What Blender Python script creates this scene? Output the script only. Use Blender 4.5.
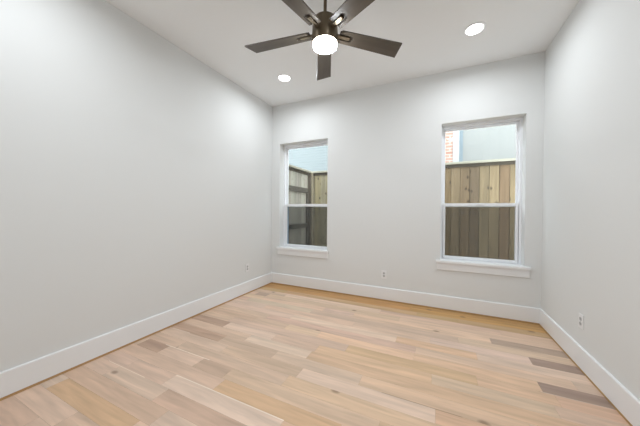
import bpy, bmesh, math, random
from mathutils import Vector, Matrix

for o in list(bpy.data.objects):
    bpy.data.objects.remove(o)
S = bpy.context.scene
C = S.collection
PI = math.pi

# ------------------------------------------------------------------ camera
W, H, FRONT = 3.664, 3.05, -3.85          # room width (x), height, front wall (y); window wall at y = 0
CAM = Vector((2.5954, -3.5931, 1.264))
F_PX, YAW, PITCH, ROLL = 250.95, 0.4359, -0.0099, 0.0073
_f = Vector((-math.sin(YAW), math.cos(YAW), 0)); _r = Vector((math.cos(YAW), math.sin(YAW), 0)); _u = Vector((0, 0, 1))
_f2 = _f * math.cos(PITCH) + _u * math.sin(PITCH); _u2 = _u * math.cos(PITCH) - _f * math.sin(PITCH)
_r3 = _r * math.cos(ROLL) + _u2 * math.sin(ROLL); _u3 = _u2 * math.cos(ROLL) - _r * math.sin(ROLL)
cd = bpy.data.cameras.new('camera')
cd.sensor_width = 36.0; cd.lens = 36.0 * F_PX / 640.0; cd.clip_start = 0.02; cd.clip_end = 200
cam = bpy.data.objects.new('camera', cd); C.objects.link(cam)
M = Matrix((( _r3.x, _u3.x, -_f2.x, CAM.x), (_r3.y, _u3.y, -_f2.y, CAM.y), (_r3.z, _u3.z, -_f2.z, CAM.z), (0, 0, 0, 1)))
cam.matrix_world = M
S.camera = cam

# ------------------------------------------------------------------ sky, light levels, exposure
SKY_STRENGTH = 3.7
CAN_WATTS = 6.6
CAN_SPREAD = 172
FAN_GLOW = 68.0
wd = bpy.data.worlds.new('overcast_sky'); S.world = wd; wd.use_nodes = True
bg = wd.node_tree.nodes['Background']
bg.inputs[0].default_value = (0.87, 0.93, 1.0, 1); bg.inputs[1].default_value = SKY_STRENGTH
S.view_settings.view_transform = 'Standard'; S.view_settings.look = 'None'
S.view_settings.gamma = 1; S.view_settings.use_curve_mapping = False
S.view_settings.exposure = 0.66

# ------------------------------------------------------------------ materials
def lin(c):
    return tuple(((v / 255) / 12.92 if v / 255 <= 0.04045 else ((v / 255 + 0.055) / 1.055) ** 2.4) for v in c)

def mat(name, rgb, rough=0.5, metal=0.0, spec=0.5, bump=0.0, bscale=200.0, vary=0.0, vscale=3.0):
    m = bpy.data.materials.new(name); m.use_nodes = True
    nt = m.node_tree; b = nt.nodes['Principled BSDF']
    col = lin(rgb)
    b.inputs['Base Color'].default_value = (*col, 1)
    b.inputs['Roughness'].default_value = rough; b.inputs['Metallic'].default_value = metal
    b.inputs['Specular IOR Level'].default_value = spec
    tc = nt.nodes.new('ShaderNodeTexCoord')
    if bump:
        n = nt.nodes.new('ShaderNodeTexNoise'); n.inputs['Scale'].default_value = bscale; n.inputs['Detail'].default_value = 3
        bp = nt.nodes.new('ShaderNodeBump'); bp.inputs['Strength'].default_value = bump; bp.inputs['Distance'].default_value = 0.002
        nt.links.new(tc.outputs['Object'], n.inputs['Vector']); nt.links.new(n.outputs['Fac'], bp.inputs['Height'])
        nt.links.new(bp.outputs['Normal'], b.inputs['Normal'])
    if vary:
        n2 = nt.nodes.new('ShaderNodeTexNoise'); n2.inputs['Scale'].default_value = vscale; n2.inputs['Detail'].default_value = 5
        mx = nt.nodes.new('ShaderNodeMix'); mx.data_type = 'RGBA'
        mx.inputs['A'].default_value = (*[v * (1 - vary) for v in col], 1)
        mx.inputs['B'].default_value = (*[min(1, v * (1 + vary)) for v in col], 1)
        nt.links.new(tc.outputs['Object'], n2.inputs['Vector']); nt.links.new(n2.outputs['Fac'], mx.inputs['Factor'])
        nt.links.new(mx.outputs['Result'], b.inputs['Base Color'])
    return m

def wood_mat(name, along, stretch, grain=0.18, knots=0.5, rough=0.5, knot_rgb=(95, 66, 42), kscale=5.0, spec=0.4, across=1, ksize=0.1, kshare=0.5):
    """board wood: the tone of each board comes from the mesh attribute 'tone', the grain and knots from noise"""
    m = bpy.data.materials.new(name); m.use_nodes = True
    nt = m.node_tree; L = nt.links; b = nt.nodes['Principled BSDF']
    at = nt.nodes.new('ShaderNodeAttribute'); at.attribute_name = 'tone'
    tc = nt.nodes.new('ShaderNodeTexCoord')
    # shift the grain per board by its seed (alpha of the tone)
    cm = nt.nodes.new('ShaderNodeCombineXYZ'); ml = nt.nodes.new('ShaderNodeMath'); ml.operation = 'MULTIPLY'; ml.inputs[1].default_value = 37.0
    L.new(at.outputs['Alpha'], ml.inputs[0])
    for k in range(3): L.new(ml.outputs[0], cm.inputs[k])
    ad = nt.nodes.new('ShaderNodeVectorMath'); ad.operation = 'ADD'
    L.new(tc.outputs['Object'], ad.inputs[0]); L.new(cm.outputs[0], ad.inputs[1])
    mp = nt.nodes.new('ShaderNodeMapping'); sc = [1.0, 1.0, 1.0]; sc[along] = stretch
    mp.inputs['Scale'].default_value = sc; L.new(ad.outputs[0], mp.inputs['Vector'])
    n1 = nt.nodes.new('ShaderNodeTexNoise'); n1.inputs['Scale'].default_value = 26; n1.inputs['Detail'].default_value = 6; n1.inputs['Distortion'].default_value = 0.6
    n2 = nt.nodes.new('ShaderNodeTexNoise'); n2.inputs['Scale'].default_value = 7; n2.inputs['Detail'].default_value = 3; n2.inputs['Distortion'].default_value = 1.2
    L.new(mp.outputs[0], n1.inputs['Vector']); L.new(mp.outputs[0], n2.inputs['Vector'])
    s = nt.nodes.new('ShaderNodeMath'); s.operation = 'ADD'; L.new(n1.outputs['Fac'], s.inputs[0]); L.new(n2.outputs['Fac'], s.inputs[1])
    mr = nt.nodes.new('ShaderNodeMapRange'); mr.inputs['From Min'].default_value = 0.6; mr.inputs['From Max'].default_value = 1.4
    mr.inputs['To Min'].default_value = 1 - grain; mr.inputs['To Max'].default_value = 1 + grain
    L.new(s.outputs[0], mr.inputs['Value'])
    vm = nt.nodes.new('ShaderNodeVectorMath'); vm.operation = 'SCALE'
    L.new(at.outputs['Color'], vm.inputs[0]); L.new(mr.outputs[0], vm.inputs['Scale'])
    # knots, drawn in the plane of the boards, in some cells only
    vo = nt.nodes.new('ShaderNodeTexVoronoi'); vo.voronoi_dimensions = '2D'; vo.inputs['Scale'].default_value = kscale
    sx = nt.nodes.new('ShaderNodeSeparateXYZ'); cx = nt.nodes.new('ShaderNodeCombineXYZ'); L.new(ad.outputs[0], sx.inputs[0])
    ms = nt.nodes.new('ShaderNodeMath'); ms.operation = 'MULTIPLY'; ms.inputs[1].default_value = 0.6
    L.new(sx.outputs[along], ms.inputs[0]); L.new(ms.outputs[0], cx.inputs[0]); L.new(sx.outputs[across], cx.inputs[1]); L.new(cx.outputs[0], vo.inputs['Vector'])
    kr = nt.nodes.new('ShaderNodeMapRange'); kr.inputs['From Min'].default_value = 0.35 * ksize; kr.inputs['From Max'].default_value = ksize
    kr.inputs['To Min'].default_value = knots; kr.inputs['To Max'].default_value = 0.0
    L.new(vo.outputs['Distance'], kr.inputs['Value'])
    sc_ = nt.nodes.new('ShaderNodeSeparateColor'); L.new(vo.outputs['Color'], sc_.inputs[0])
    gt = nt.nodes.new('ShaderNodeMath'); gt.operation = 'GREATER_THAN'; gt.inputs[1].default_value = 1 - kshare; L.new(sc_.outputs[0], gt.inputs[0])
    km = nt.nodes.new('ShaderNodeMath'); km.operation = 'MULTIPLY'; L.new(kr.outputs[0], km.inputs[0]); L.new(gt.outputs[0], km.inputs[1])
    mx = nt.nodes.new('ShaderNodeMix'); mx.data_type = 'RGBA'; mx.inputs['B'].default_value = (*lin(knot_rgb), 1)
    L.new(km.outputs[0], mx.inputs['Factor']); L.new(vm.outputs[0], mx.inputs['A'])
    L.new(mx.outputs['Result'], b.inputs['Base Color'])
    b.inputs['Roughness'].default_value = rough; b.inputs['Specular IOR Level'].default_value = spec
    return m

def glow(name, rgb, strength):
    m = bpy.data.materials.new(name); m.use_nodes = True
    nt = m.node_tree; nt.nodes.remove(nt.nodes['Principled BSDF'])
    e = nt.nodes.new('ShaderNodeEmission'); e.inputs[0].default_value = (*lin(rgb), 1); e.inputs[1].default_value = strength
    nt.links.new(e.outputs[0], nt.nodes['Material Output'].inputs[0]); return m

def see_through(name, rgb, opacity, rough, glossy=False):
    m = bpy.data.materials.new(name); m.use_nodes = True
    nt = m.node_tree; nt.nodes.remove(nt.nodes['Principled BSDF'])
    t = nt.nodes.new('ShaderNodeBsdfTransparent')
    if glossy:
        d = nt.nodes.new('ShaderNodeBsdfGlossy'); d.inputs['Roughness'].default_value = rough
        t.inputs[0].default_value = (*lin(rgb), 1)
    else:
        d = nt.nodes.new('ShaderNodeBsdfDiffuse'); d.inputs[0].default_value = (*lin(rgb), 1)
    x = nt.nodes.new('ShaderNodeMixShader'); x.inputs[0].default_value = opacity
    nt.links.new(t.outputs[0], x.inputs[1]); nt.links.new(d.outputs[0], x.inputs[2])
    nt.links.new(x.outputs[0], nt.nodes['Material Output'].inputs[0]); return m

M_wall = mat('wall_paint', (228, 229, 228), 0.75, spec=0.25, bump=0.12, bscale=260)
M_ceil = mat('ceiling_paint', (247, 248, 248), 0.85, spec=0.2, bump=0.1, bscale=260)
M_trim = mat('trim_paint', (242, 243, 244), 0.35, spec=0.5, vary=0.01)
M_shoe = mat('shoe_strip_wood', (196, 158, 108), 0.6, vary=0.15, vscale=9)
M_gap = mat('floor_gap', (140, 110, 84), 0.9, vary=0.1)
M_floor = wood_mat('oak_plank_floor', 0, 0.09, grain=0.22, knots=0.6, rough=0.5, knot_rgb=(112, 86, 68), kscale=2.4, spec=0.3, across=1, ksize=0.06, kshare=0.35)
M_vinyl = mat('white_vinyl', (243, 244, 247), 0.35, vary=0.01)
M_glass = see_through('window_glass', (250, 253, 252), 0.035, 0.02, True)
M_screen = see_through('insect_screen_mesh', (46, 46, 46), 0.68, 1)
M_scrframe = mat('screen_frame_metal', (150, 165, 190), 0.4, vary=0.03)
M_fence = wood_mat('cedar_fence_boards', 2, 0.05, grain=0.36, knots=0.75, rough=0.8, knot_rgb=(52, 40, 28), kscale=7.0, spec=0.2, across=0, ksize=0.16, kshare=0.55)
M_gate = wood_mat('weathered_gate_boards', 2, 0.06, grain=0.32, knots=0.3, rough=0.85, knot_rgb=(60, 52, 44), kscale=5, spec=0.2, across=1, ksize=0.1, kshare=0.4)
M_cap = mat('fence_cap_wood', (166, 160, 142), 0.8, vary=0.12, vscale=6)
M_trimboard = mat('fence_trim_wood', (72, 62, 48), 0.8, vary=0.2, vscale=6)
M_rail = mat('gate_rail_wood', (84, 77, 67), 0.85, vary=0.25, vscale=8)
M_post = mat('fence_post_wood', (88, 76, 62), 0.85, vary=0.22, vscale=8)
M_corner_post = mat('lighter_post_wood', (150, 138, 116), 0.85, vary=0.15, vscale=8)
M_black = mat('black_hardware', (24, 24, 25), 0.5, vary=0.05)
M_ground = mat('gravel_ground', (196, 190, 180), 0.95, bump=0.6, bscale=60, vary=0.3, vscale=20)
M_bronze = mat('dark_bronze_metal', (92, 80, 62), 0.36, metal=0.55, vary=0.06, vscale=30)
M_bracket = mat('brushed_bronze_metal', (120, 108, 90), 0.34, metal=0.7, vary=0.06, vscale=40)
M_blade = wood_mat('dark_walnut_blade', 0, 0.10, grain=0.22, knots=0.0, rough=0.42, spec=0.5)
M_drum = glow('opal_glass_light', (240, 248, 255), FAN_GLOW)
M_lens = glow('led_lens', (255, 252, 246), 9.0)
M_plate = mat('outlet_plastic', (238, 238, 238), 0.4, vary=0.01)
M_socket = mat('outlet_socket_plastic', (196, 196, 196), 0.45, vary=0.01)
M_slot = mat('outlet_slot_dark', (52, 50, 48), 0.7, vary=0.05)
M_metal = mat('screw_metal', (170, 170, 170), 0.35, metal=0.8, vary=0.03)
M_roof = mat('roof_shingle', (92, 90, 90), 0.9, vary=0.2, vscale=12)
M_panel = mat('pale_panel_siding', (138, 138, 134), 0.7, vary=0.02)
M_lap = mat('pale_blue_lap_siding', (116, 122, 122), 0.7, vary=0.02)
M_strip = mat('blue_grey_painted_shade', (122, 134, 140), 0.7, vary=0.02)  # colour of the recess shade painted beside the corner board
M_corner = mat('white_corner_board', (168, 167, 165), 0.6, vary=0.02)
M_ext = mat('pale_exterior_stucco', (214, 214, 208), 0.85, bump=0.3, bscale=80, vary=0.03)

def brick_mat():
    m = bpy.data.materials.new('red_brick'); m.use_nodes = True
    nt = m.node_tree; b = nt.nodes['Principled BSDF']
    tc = nt.nodes.new('ShaderNodeTexCoord'); sp = nt.nodes.new('ShaderNodeSeparateXYZ'); cb = nt.nodes.new('ShaderNodeCombineXYZ')
    ax = nt.nodes.new('ShaderNodeMath'); ax.operation = 'ADD'
    nt.links.new(tc.outputs['Object'], sp.inputs[0]); nt.links.new(sp.outputs[0], ax.inputs[0]); nt.links.new(sp.outputs[1], ax.inputs[1])
    nt.links.new(ax.outputs[0], cb.inputs[0]); nt.links.new(sp.outputs[2], cb.inputs[1])
    br = nt.nodes.new('ShaderNodeTexBrick'); br.inputs['Scale'].default_value = 1.0
    br.inputs['Brick Width'].default_value = 0.2; br.inputs['Row Height'].default_value = 0.075; br.inputs['Mortar Size'].default_value = 0.012
    br.inputs['Color1'].default_value = (*lin((160, 118, 102)), 1); br.inputs['Color2'].default_value = (*lin((178, 142, 128)), 1)
    br.inputs['Mortar'].default_value = (*lin((190, 172, 162)), 1)
    nt.links.new(cb.outputs[0], br.inputs['Vector']); nt.links.new(br.outputs['Color'], b.inputs['Base Color'])
    b.inputs['Roughness'].default_value = 0.9; return m
M_brick = brick_mat()

# ------------------------------------------------------------------ mesh helpers
def quad(bm, pts, rgb=None, seed=0.0, lay=None):
    f = bm.faces.new([bm.verts.new(p) for p in pts])
    if lay is not None:
        c = lin(rgb)
        for lp in f.loops: lp[lay] = (*c, seed)
    return f

def add_box(bm, a, b, bevel=0.0, rgb=None, seed=0.0, lay=None):
    x0, x1 = sorted((a[0], b[0])); y0, y1 = sorted((a[1], b[1])); z0, z1 = sorted((a[2], b[2]))
    v = [bm.verts.new(p) for p in [(x0,y0,z0),(x1,y0,z0),(x1,y1,z0),(x0,y1,z0),(x0,y0,z1),(x1,y0,z1),(x1,y1,z1),(x0,y1,z1)]]
    fs = [bm.faces.new([v[i] for i in q]) for q in [(0,3,2,1),(4,5,6,7),(0,1,5,4),(1,2,6,5),(2,3,7,6),(3,0,4,7)]]
    if lay is not None:
        c = lin(rgb)
        for f in fs:
            for lp in f.loops: lp[lay] = (*c, seed)
    if bevel:
        es = set(e for f in fs for e in f.edges)
        bmesh.ops.bevel(bm, geom=list(es), offset=bevel, segments=2, affect='EDGES', profile=0.7)

def add_lathe(bm, prof, n=40, centre=(0, 0)):
    rings = []
    for r, z in prof:
        if r < 1e-6: rings.append([bm.verts.new((centre[0], centre[1], z))])
        else: rings.append([bm.verts.new((centre[0] + r * math.cos(2*PI*k/n), centre[1] + r * math.sin(2*PI*k/n), z)) for k in range(n)])
    for A, B in zip(rings, rings[1:]):
        for k in range(n):
            q = [A[k % len(A)], A[(k+1) % len(A)], B[(k+1) % len(B)], B[k % len(B)]]
            u = []
            for x in q:
                if x not in u: u.append(x)
            if len(u) > 2: bm.faces.new(u)

def add_prism(bm, outline, z0, z1, fn=lambda p: p, lay=None, rgb=None, seed=0):
    lo = [bm.verts.new(fn((x, y, z0))) for x, y in outline]; hi = [bm.verts.new(fn((x, y, z1))) for x, y in outline]
    fs = [bm.faces.new(hi), bm.faces.new(lo[::-1])]
    n = len(outline)
    for k in range(n): fs.append(bm.faces.new([lo[k], lo[(k+1) % n], hi[(k+1) % n], hi[k]]))
    if lay is not None:
        c = lin(rgb)
        for f in fs:
            for lp in f.loops: lp[lay] = (*c, seed)

def toned():
    bm = bmesh.new(); return bm, bm.loops.layers.float_color.new('tone')

def obj(name, bm, m, parent=None, loc=None, smooth=False):
    bmesh.ops.recalc_face_normals(bm, faces=bm.faces[:])
    me = bpy.data.meshes.new(name); bm.to_mesh(me); bm.free()
    me.materials.append(m)
    if smooth:
        me.polygons.foreach_set('use_smooth', [True] * len(me.polygons))
        try: me.set_sharp_from_angle(angle=math.radians(38))
        except Exception: pass
    o = bpy.data.objects.new(name, me); C.objects.link(o)
    if parent: o.parent = parent
    if loc: o.location = loc
    return o

def tag(o, label, cat, group=None, kind=None):
    o['label'] = label; o['category'] = cat
    if group: o['group'] = group
    if kind: o['kind'] = kind
    return o

def thing(name, label, cat, loc=(0, 0, 0), rotz=0, group=None, kind=None):
    o = bpy.data.objects.new(name, None); C.objects.link(o); o.empty_display_size = 0.1
    o.location = loc; o.rotation_euler = (0, 0, rotz)
    return tag(o, label, cat, group, kind)

def box_obj(name, a, b, m, parent=None, bevel=0.0):
    bm = bmesh.new(); add_box(bm, a, b, bevel); return obj(name, bm, m, parent)

def dup(root, label=None, loc=None, rotz=None):
    r = root.copy(); C.objects.link(r)
    if label: r['label'] = label
    if loc: r.location = loc
    if rotz is not None: r.rotation_euler = (0, 0, rotz)
    for ch in list(root.children):
        c = ch.copy(); C.objects.link(c); c.parent = r
        for g in list(ch.children):
            d = g.copy(); C.objects.link(d); d.parent = c
    return r

# ------------------------------------------------------------------ room shell
TH = 0.24                                               # thickness of the window wall
WINS = [(0.160, 1.045), (2.640, 3.510)]                 # the two window openings
WZ0, WZ1 = 0.605, 2.390

def wall_with_holes():
    bm = bmesh.new()
    xs = sorted([-0.15, W + 0.15] + [v for w in WINS for v in w]); zs = [-0.3, WZ0, WZ1, H + 0.2]
    hole = lambda i, j: j == 1 and any(abs(xs[i] - w[0]) < 1e-6 for w in WINS)
    for y in (0.0, TH):
        for i in range(len(xs) - 1):
            for j in range(3):
                if not hole(i, j):
                    quad(bm, [(xs[i], y, zs[j]), (xs[i+1], y, zs[j]), (xs[i+1], y, zs[j+1]), (xs[i], y, zs[j+1])])
    for x0, x1 in WINS:
        quad(bm, [(x0,0,WZ0),(x0,TH,WZ0),(x0,TH,WZ1),(x0,0,WZ1)]); quad(bm, [(x1,0,WZ0),(x1,0,WZ1),(x1,TH,WZ1),(x1,TH,WZ0)])
        quad(bm, [(x0,0,WZ0),(x1,0,WZ0),(x1,TH,WZ0),(x0,TH,WZ0)]); quad(bm, [(x0,0,WZ1),(x0,TH,WZ1),(x1,TH,WZ1),(x1,0,WZ1)])
    a, b, c, d = xs[0], xs[-1], zs[0], zs[-1]
    quad(bm, [(a,0,c),(a,TH,c),(a,TH,d),(a,0,d)]); quad(bm, [(b,0,c),(b,0,d),(b,TH,d),(b,TH,c)])
    quad(bm, [(a,0,d),(a,TH,d),(b,TH,d),(b,0,d)]); quad(bm, [(a,0,c),(b,0,c),(b,TH,c),(a,TH,c)])
    bmesh.ops.remove_doubles(bm, verts=bm.verts[:], dist=1e-5)
    # keep the normals consistent: inside face looks to -y
    return obj('wall_back', bm, M_wall)

tag(wall_with_holes(), 'plain white far wall with two window openings', 'wall', kind='structure')
tag(box_obj('wall_left', (-0.15, FRONT - 0.15, -0.3), (0, 0, H + 0.2), M_wall), 'long plain white wall on the left', 'wall', kind='structure')
tag(box_obj('wall_right', (W, FRONT - 0.15, -0.3), (W + 0.15, 0, H + 0.2), M_wall), 'plain white wall on the right with a low outlet', 'wall', kind='structure')
tag(box_obj('wall_front', (0, FRONT - 0.15, -0.3), (W, FRONT, H + 0.2), M_wall), 'plain white wall behind the viewer', 'wall', kind='structure')
tag(box_obj('ceiling', (0, FRONT, H), (W, 0, H + 0.2), M_ceil), 'flat white ceiling with recessed lights and fan', 'ceiling', kind='structure')

# floor: oak planks running along the window wall
def floor():
    rnd = random.Random(11)
    bm, lay = toned()
    PW, Y0, G = 0.1228, 0.008, 0.0003
    dark, mid, tan = (191, 160, 139), (201, 172, 150), (209, 174, 140)
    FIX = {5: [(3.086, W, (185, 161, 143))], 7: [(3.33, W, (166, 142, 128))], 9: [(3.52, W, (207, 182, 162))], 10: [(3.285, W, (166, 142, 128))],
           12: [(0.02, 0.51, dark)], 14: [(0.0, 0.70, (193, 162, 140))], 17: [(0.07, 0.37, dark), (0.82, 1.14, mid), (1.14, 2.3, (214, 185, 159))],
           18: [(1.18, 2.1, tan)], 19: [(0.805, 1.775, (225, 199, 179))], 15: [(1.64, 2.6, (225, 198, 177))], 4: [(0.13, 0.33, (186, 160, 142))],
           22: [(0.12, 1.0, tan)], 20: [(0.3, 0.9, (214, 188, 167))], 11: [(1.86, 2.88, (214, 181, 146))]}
    pink = [(218, 188, 164), (214, 185, 162), (220, 192, 170), (211, 182, 159), (222, 195, 174)]
    honey = [(221, 187, 156), (218, 184, 155), (224, 192, 162), (215, 183, 155), (220, 191, 166)]
    k = -1
    while True:
        ya, yb = Y0 - PW * k, Y0 - PW * (k + 1)
        ya = min(ya, -0.020); k += 1
        if ya <= FRONT + 0.02: break
        if yb >= ya: continue
        yb = max(yb, FRONT + 0.02)
        row = k - 1
        segs = []
        fixed = sorted(FIX.get(row, []))
        x = 0.014; xe = W - 0.014
        cuts = [(max(a, x), min(b, xe), c) for a, b, c in fixed]
        pos = x
        def fill(a, b):
            while b - a > 0.02:
                L = rnd.choice([0.45, 0.7, 0.9, 1.1, 1.4, 1.7]) * rnd.uniform(0.85, 1.15)
                if a == x: L *= rnd.uniform(0.35, 1)
                e = min(a + L, b)
                if b - e < 0.22: e = b
                segs.append((a, e, None)); a = e
        for a, b, c in cuts:
            fill(pos, a); segs.append((a, b, c)); pos = b
        fill(pos, xe)
        for a, b, c in segs:
            if c is None:
                if row <= 1: c = rnd.choice([(198, 154, 100), (204, 160, 106), (192, 150, 98)])
                elif row <= 2: c = rnd.choice([(204, 170, 130), (200, 166, 126)])
                else: c = rnd.choice(honey if (a + b) / 2 > 1.75 and 8 <= row and rnd.random() < 0.75 else pink)
                t = rnd.uniform(0.975, 1.02); c = tuple(min(255, v * t + rnd.uniform(-2, 2)) for v in c)
            quad(bm, [(a+G, yb+G, 0), (b-G, yb+G, 0), (b-G, ya-G, 0), (a+G, ya-G, 0)], c, rnd.random(), lay)
    for x0, x1, y, w, c in [(0.31, 0.875, -2.0795, 0.005, (240, 224, 208)), (0.807, 1.775, -2.3251, 0.006, (242, 226, 210)), (0.05, 0.32, -1.834, 0.004, (236, 220, 204)),
                            (0.13, 0.62, -2.448, 0.004, (236, 218, 200)), (2.26, 2.75, -1.834, 0.003, (120, 92, 70)), (3.27, 3.64, -1.343, 0.004, (226, 206, 186))]:
        quad(bm, [(x0, y - w/2, 0.0003), (x1, y - w/2, 0.0003), (x1, y + w/2, 0.0003), (x0, y + w/2, 0.0003)], c, 0.5, lay)
    o = obj('floor', bm, M_floor)
    return o
fl = tag(floor(), 'light oak plank floor running along the window wall', 'floor', kind='structure')
box_obj('subfloor', (0, FRONT, -0.3), (W, 0, -0.0035), M_gap, fl)

# baseboards with an eased top edge, on a thin wooden shoe strip
BB = 0.183
def baseboard(name, a, b, inward, label):
    t = 0.016
    r = thing(name, label, 'baseboard', kind='structure')
    d = Vector(inward)
    def strip(z0, z1, th, m, nm, ease):
        bm = bmesh.new()
        prof = [(0, z0), (th, z0), (th, z1 - ease), (th - ease * 0.6, z1), (0, z1)]
        A = [bm.verts.new((a[0] + d.x*p, a[1] + d.y*p, z)) for p, z in prof]; B = [bm.verts.new((b[0] + d.x*p, b[1] + d.y*p, z)) for p, z in prof]
        for k in range(5): bm.faces.new([A[k], A[(k+1) % 5], B[(k+1) % 5], B[k]])
        bm.faces.new(A); bm.faces.new(B[::-1]); return obj(nm, bm, m, r)
    strip(0.018, BB, t, M_trim, 'board', 0.006)
    strip(-0.0034, 0.0179, t - 0.003, M_shoe, 'shoe_strip', 0.002)['label'] = 'thin raw wood strip under the white board'
    return r
baseboard('baseboard_back', (0.0, 0), (W, 0), (0, -1, 0), 'tall white baseboard under the two windows')
baseboard('baseboard_left', (0, -0.0165), (0, FRONT), (1, 0, 0), 'tall white baseboard along the left wall')
baseboard('baseboard_right', (W, -0.0165), (W, FRONT), (-1, 0, 0), 'tall white baseboard along the right wall')

# windows: single-hung, upper sash outside, lower sash inside, insect screen over the lower half
def ring(bm, x0, x1, z0, z1, y0, y1, l, r, b, t, bev=0.002):
    add_box(bm, (x0, y0, z0), (x0 + l, y1, z1), bev); add_box(bm, (x1 - r, y0, z0), (x1, y1, z1), bev)
    add_box(bm, (x0 + l, y0, z0), (x1 - r, y1, z0 + b), bev); add_box(bm, (x0 + l, y0, z1 - t), (x1 - r, y1, z1), bev)

def window(name, x0, x1, label, ol, orr):
    r = thing(name, label, 'window', ((x0 + x1) / 2, 0, WZ0), kind='structure')
    hw = (x1 - x0) / 2; top = WZ1 - WZ0; zs = 0.034       # stool top
    mid = 1.347 - WZ0
    bm = bmesh.new(); ring(bm, -hw, hw, 0.0, top, 0.128, TH - 0.006, 0.024, 0.024, 0.03, 0.026)
    add_box(bm, (-hw + 0.024, 0.166, 0.03), (-hw + 0.030, 0.174, top - 0.026)); add_box(bm, (hw - 0.030, 0.166, 0.03), (hw - 0.024, 0.174, top - 0.026))
    obj('frame', bm, M_vinyl, r)
    bm = bmesh.new(); ring(bm, -hw + 0.0245, hw - 0.0245, mid - 0.022, top - 0.0265, 0.176, 0.206, 0.024, 0.024, 0.04, 0.026)
    us = obj('upper_sash', bm, M_vinyl, r)
    box_obj('glass_pane', (-hw + 0.045, 0.190, mid), (hw - 0.045, 0.193, top - 0.045), M_glass, us)
    bm = bmesh.new(); ring(bm, -hw + 0.030, hw - 0.030, zs + 0.001, mid + 0.024, 0.134, 0.164, 0.027, 0.027, 0.036, 0.038)
    ls = obj('lower_sash', bm, M_vinyl, r)
    box_obj('glass_pane', (-hw + 0.05, 0.148, zs + 0.03), (hw - 0.05, 0.151, mid), M_glass, ls)
    bm = bmesh.new(); add_box(bm, (-0.03, 0.118, mid + 0.004), (0.03, 0.1335, mid + 0.018), 0.003)
    obj('sash_lock', bm, M_vinyl, ls)
    bm = bmesh.new(); ring(bm, -hw + 0.0245, hw - 0.0245, zs + 0.004, mid + 0.02, 0.214, 0.224, 0.02, 0.02, 0.02, 0.012, 0.001)
    sc = obj('screen_frame', bm, M_scrframe, r)
    bm = bmesh.new(); quad(bm, [(-hw + 0.044, 0.219, zs + 0.024), (hw - 0.044, 0.219, zs + 0.024), (hw - 0.044, 0.219, mid + 0.008), (-hw + 0.044, 0.219, mid + 0.008)])
    s = obj('insect_screen', bm, M_screen, sc); s['label'] = 'dark insect screen over the lower half'
    bm = bmesh.new(); add_box(bm, (-hw - ol, -0.042, 0.002), (hw + orr, -0.0004, zs), 0.006); add_box(bm, (-hw + 0.0005, -0.006, 0.0008), (hw - 0.0005, 0.127, zs - 0.0008))
    obj('sill', bm, M_trim, r)
    bm = bmesh.new(); add_box(bm, (-hw - ol + 0.01, -0.019, -0.088), (hw + orr - 0.01, -0.0003, 0.0015), 0.003)
    obj('apron', bm, M_trim, r)
    return r
window('window_1', *WINS[0], 'narrow white sash window near the left corner overlooking the gate', 0.036, 0.034)
window('window_2', *WINS[1], 'white sash window near the right corner overlooking the fence', 0.05, 0.055)

# ------------------------------------------------------------------ outside
tag(box_obj('ground', (-8, TH, -0.5), (10, 12, -0.3), M_ground), 'bare ground strip outside between house and fence', 'ground', kind='structure')

FY = 1.40                                                # inner face of the pickets
def picket_fence():
    rnd = random.Random(5)
    r = thing('wooden_fence', 'tall golden cedar privacy fence with a flat cap behind both windows', 'fence', (2.0, FY, -0.3))
    bm, lay = toned()
    x = 2.817 - 0.141 * 22
    tones = [(126, 107, 81), (134, 115, 89), (119, 100, 76), (113, 96, 75), (129, 112, 87)]
    i = 0
    seen = {21: (122, 102, 75), 22: (136, 117, 91), 23: (127, 107, 83), 24: (117, 100, 80), 25: (134, 117, 91), 26: (136, 118, 91), 27: (119, 98, 75), 28: (130, 113, 86)}
    while x < 6.4:
        c = seen.get(i, rnd.choice(tones))
        if i < 8: c = rnd.choice([(174, 161, 129), (182, 167, 133), (169, 157, 131)])  # left pickets coloured lighter to make up for the shade by the gate
        add_box(bm, (x + 0.0025 - 2.0, 0.0, 0.01), (x + 0.1385 - 2.0, 0.018, 2.34), 0.004, c, rnd.random(), lay)
        add_box(bm, (x - 0.012 - 2.0, 0.0185, 0.01), (x + 0.014 - 2.0, 0.0282, 2.34), 0, (78, 66, 50), rnd.random(), lay)
        x += 0.141; i += 1
    obj('picket_panel', bm, M_fence, r)
    x0, x1 = 2.817 - 0.141 * 22 - 2.0, 4.4
    box_obj('cap_rail', (x0, -0.055, 2.385), (x1, 0.085, 2.424), M_cap, r, 0.004)
    box_obj('trim_board', (x0, -0.021, 2.333), (x1, -0.0005, 2.3845), M_trimboard, r, 0.002)['label'] = 'dark trim board under the pale cap'
    for z in (0.3, 1.2, 2.1):
        box_obj('rail', (x0, 0.0286, z), (x1, 0.056, z + 0.09), M_post, r)
    for px in (-1.9, 0.4, 2.6, 4.2):
        box_obj('post', (px, 0.0565, 0.0), (px + 0.09, 0.146, 2.384), M_post, r)
    return r
picket_fence()

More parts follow.
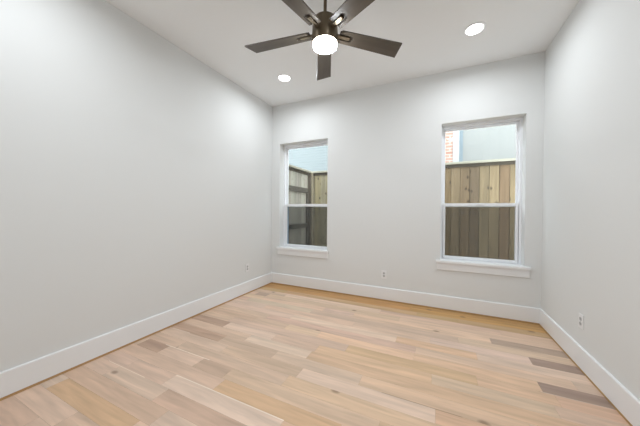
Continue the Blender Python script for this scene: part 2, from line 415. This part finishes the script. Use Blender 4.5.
def gate():
    rnd = random.Random(8)
    GX = 0.07
    r = thing('wooden_gate', 'weathered grey board gate with dark rails outside the left window', 'gate', (GX, 0, -0.3))
    y0, y1 = TH + 0.03, FY - 0.150
    bm, lay = toned(); y = y0
    tones = [(174, 168, 154), (158, 152, 140), (186, 176, 158), (166, 158, 146), (150, 144, 132)]
    while y < y1 - 0.03:
        e = min(y + 0.137, y1)
        add_box(bm, (-0.040, y + 0.0003, 0.03), (-0.022, e - 0.0003, 2.36), 0.0045, rnd.choice(tones), rnd.random(), lay); y += 0.137
    obj('picket_panel', bm, M_gate, r)
    box_obj('cap_rail', (-0.075, y0 - 0.01, 2.376), (0.05, y1, 2.414), M_cap, r, 0.004)
    box_obj('top_rail', (-0.0215, y0, 2.325), (0.0, y1, 2.3755), M_trimboard, r, 0.002)
    for z in (1.94, 1.20, 0.25):
        box_obj('rail', (-0.0215, y0, z), (0.016, 1.186, z + 0.095), M_rail, r, 0.003)['label'] = 'dark horizontal rail'
    box_obj('stile', (-0.0213, 1.155, 0.345), (0.0155, 1.186, 1.199), M_rail, r, 0.003)
    box_obj('stile', (-0.0213, 1.155, 1.296), (0.0155, 1.186, 1.939), M_rail, r, 0.003)
    box_obj('end_post', (-0.06, y1 + 0.0005, 0.0), (0.03, y1 + 0.040, 2.376), M_post, r, 0.003)
    bm = bmesh.new(); add_box(bm, (0.0162, 0.40, 1.215), (0.030, 0.50, 1.28), 0.006)
    obj('latch', bm, M_black, r)['label'] = 'black latch on the middle rail'
    return r
gate()
bm = bmesh.new(); add_box(bm, (0.03, FY - 0.108, -0.3), (0.118, FY - 0.0225, 2.083), 0.004)
tag(obj('fence_post', bm, M_corner_post), 'square wooden post where the gate meets the fence', 'post')

def neighbour():
    HY = 3.2
    r = thing('neighbouring_house', 'pale neighbouring house with panel siding and brick rising behind the fence', 'building', (2.9, HY, -0.3))
    T = 5.6
    bm = bmesh.new()
    z = 0.0
    while z < T:                                          # lap boards, each leaning out at its foot
        quad(bm, [(-9, -0.009, z), (-0.45, -0.009, z), (-0.45, 0.0, z + 0.078), (-9, 0.0, z + 0.078)])
        quad(bm, [(-9, 0.0, z), (-0.45, 0.0, z), (-0.45, -0.009, z), (-9, -0.009, z)]); z += 0.078
    add_box(bm, (-9, 0.001, 0), (-0.45, 0.3, T))
    obj('lap_siding_wall', bm, M_lap, r)
    box_obj('brick_pier', (-0.449, -0.06, 0), (0.02, 0.3, T), M_brick, r)
    box_obj('corner_board', (0.021, -0.075, 0), (0.155, 0.3, T), M_corner, r, 0.004)
    box_obj('painted_shade_strip', (0.156, 0.005, 0), (0.235, 0.3, T), M_strip, r)['label'] = 'blue-grey strip painted as recess shade beside the white corner board'  # strip put in as painted shade where the panel steps back
    bm = bmesh.new(); add_box(bm, (0.2355, 0.02, 0), (7, 0.3, T))
    x = 0.55
    while x < 6.9:
        add_box(bm, (x, 0.0185, 0.0), (x + 0.006, 0.021, T)); x += 0.20
    obj('panel_siding_wall', bm, M_panel, r)
    bm = bmesh.new(); add_prism(bm, [(-0.35, T), (2.6, T + 1.4), (2.6, T), ], -9.2, 7.2, lambda p: (p[2], p[0], p[1]))
    obj('roof', bm, M_roof, r)
    return r
neighbour()

# ------------------------------------------------------------------ ceiling fan
FX, FYC, BZ = 1.817, -1.857, 2.60
def fan():
    r = thing('ceiling_fan', 'dark bronze five-blade ceiling fan with a glowing drum light', 'ceiling fan', (FX, FYC, H))
    L = lambda z: z - H
    bm = bmesh.new(); add_lathe(bm, [(0, L(3.0495)), (0.068, L(3.0495)), (0.068, L(3.03)), (0.055, L(3.0)), (0.025, L(2.985)), (0, L(2.985))])
    obj('canopy', bm, M_bronze, r, smooth=True)
    bm = bmesh.new(); add_lathe(bm, [(0, L(2.986)), (0.0125, L(2.986)), (0.0125, L(2.71)), (0, L(2.71))], 20)
    obj('downrod', bm, M_bronze, r, smooth=True)
    bm = bmesh.new(); add_lathe(bm, [(0, L(2.718)), (0.03, L(2.718)), (0.066, L(2.712)), (0.084, L(2.698)), (0.091, L(2.67)), (0.095, L(2.63)),
                                     (0.097, L(2.60)), (0.097, L(2.528)), (0.094, L(2.521)), (0, L(2.521))], 48)
    obj('motor_housing', bm, M_bronze, r, smooth=True)
    bm = bmesh.new(); add_lathe(bm, [(0, L(2.5205)), (0.088, L(2.5205)), (0.090, L(2.515)), (0.090, L(2.505)), (0.086, L(2.493)), (0.072, L(2.486)), (0, L(2.483))], 48)
    obj('light_drum', bm, M_drum, r, smooth=True)['label'] = 'glowing white opal glass drum'
    # blade lies along +x, U-shaped notch at its root around the bracket
    def blade_mesh():
        bm, lay = toned()
        hr, ht = 0.054, 0.071; r0, r1 = 0.122, 0.645
        out = [(r0, -hr), (r1 - 0.012, -ht), (r1 + 0.012, ht), (r0, hr), (r0, 0.027), (0.21, 0.027), (0.226, 0.018), (0.232, 0), (0.226, -0.018), (0.21, -0.027), (r0, -0.027)]
        # split in two convex-ish halves so that the notch stays clean
        add_prism(bm, out, -0.005, 0.005, lambda p: p, lay, (84, 75, 64), 0.3)
        add_box(bm, (0.115, -0.040, 0.0055), (0.255, 0.040, 0.011), 0.002, (60, 52, 44), 0.6, lay)
        return bm
    first = None
    pitch = math.radians(-11)
    for k in range(5):
        a = math.radians(43 + 72 * k)
        if k == 0:
            bl = obj('blade', blade_mesh(), M_blade, r)
            bl['label'] = 'dark wood blade'
            bm = bmesh.new()
            add_box(bm, (0.085, -0.0145, -0.009), (0.200, 0.0145, 0.005), 0.004)
            br = obj('bracket', bm, M_bracket, bl); br['label'] = 'bronze bracket in the blade slot'
            first = (bl, br)
        else:
            bl = first[0].copy(); C.objects.link(bl); bl.parent = r
            br = first[1].copy(); C.objects.link(br); br.parent = bl
        bl.matrix_local = Matrix.Translation((0, 0, L(BZ))) @ Matrix.Rotation(a, 4, 'Z') @ Matrix.Rotation(pitch, 4, 'X')
    return r
fan()

# ------------------------------------------------------------------ recessed ceiling lights
def can_light(x, y, label):
    r = thing('recessed_light', label, 'ceiling light', (x, y, H), group='recessed ceiling lights')
    bm = bmesh.new(); add_lathe(bm, [(0.070, -0.0002), (0.097, -0.0002), (0.097, -0.004), (0.092, -0.007), (0.076, -0.007), (0.070, -0.003), (0.070, -0.0002)], 40)
    obj('trim_ring', bm, M_trim, r, smooth=True)
    bm = bmesh.new(); add_lathe(bm, [(0, -0.0004), (0.0698, -0.0004), (0.0698, -0.004), (0.068, -0.010), (0.058, -0.015), (0.03, -0.018), (0, -0.019)], 36)
    obj('lens', bm, M_lens, r)['label'] = 'glowing white lens'
    ld = bpy.data.lights.new('recessed_lamp', 'AREA'); ld.shape = 'DISK'; ld.size = 0.13; ld.energy = CAN_WATTS
    ld.color = (0.89, 0.95, 1.0); ld.spread = math.radians(CAN_SPREAD)
    lo = bpy.data.objects.new('lamp', ld); C.objects.link(lo); lo.parent = r; lo.location = (0, 0, -0.0195)
    return r
can_light(2.910, -0.720, 'round recessed light in the ceiling near the right-hand window')
can_light(0.710, -0.715, 'round recessed light in the ceiling near the left-hand window')
can_light(2.910, -3.000, 'round recessed light in the ceiling above the viewer, right side')
can_light(0.710, -3.000, 'round recessed light in the ceiling above the viewer, left side')

# ------------------------------------------------------------------ wall outlets (local: plate faces -y)
def outlet(loc, rotz, label):
    r = thing('wall_outlet', label, 'outlet', loc, rotz, 'white wall outlets')
    bm = bmesh.new(); add_box(bm, (-0.035, -0.006, -0.0575), (0.035, -0.0003, 0.0575), 0.0025)
    obj('cover_plate', bm, M_plate, r)
    for s in (1, -1):
        bm = bmesh.new()
        n = 20
        out = [(0.0165 * max(-0.9, min(0.9, math.cos(2*PI*k/n))) / 0.9, 0.0145 * math.sin(2*PI*k/n) + s * 0.0195) for k in range(n)]
        add_prism(bm, out, 0.0062, 0.0085, lambda p: (p[0], -p[2], p[1]))
        so = obj('socket', bm, M_socket, r)
        bm = bmesh.new()
        add_box(bm, (-0.008, -0.0092, s*0.0195 - 0.002), (-0.0055, -0.0086, s*0.0195 + 0.007)); add_box(bm, (0.0055, -0.0092, s*0.0195 - 0.001), (0.008, -0.0086, s*0.0195 + 0.006))
        add_box(bm, (-0.0025, -0.0092, s*0.0195 - 0.0095), (0.0025, -0.0086, s*0.0195 - 0.005))
        obj('slots', bm, M_slot, so)['label'] = 'dark plug slots'
    bm = bmesh.new(); add_lathe(bm, [(0, 0.0062), (0.003, 0.0062), (0.0025, 0.0075), (0, 0.0075)], 12)
    for v in bm.verts: v.co = Vector((v.co.x, -v.co.z, v.co.y))
    obj('screw', bm, M_metal, r)
    return r
o1 = outlet((1.927, 0, 0.366), 0, 'small white outlet on the far wall between the two windows')
dup(o1, 'small white outlet low on the left wall near the corner', (0, -0.62, 0.39), PI / 2)
dup(o1, 'small white outlet low on the right wall', (W, -0.87, 0.385), -PI / 2)
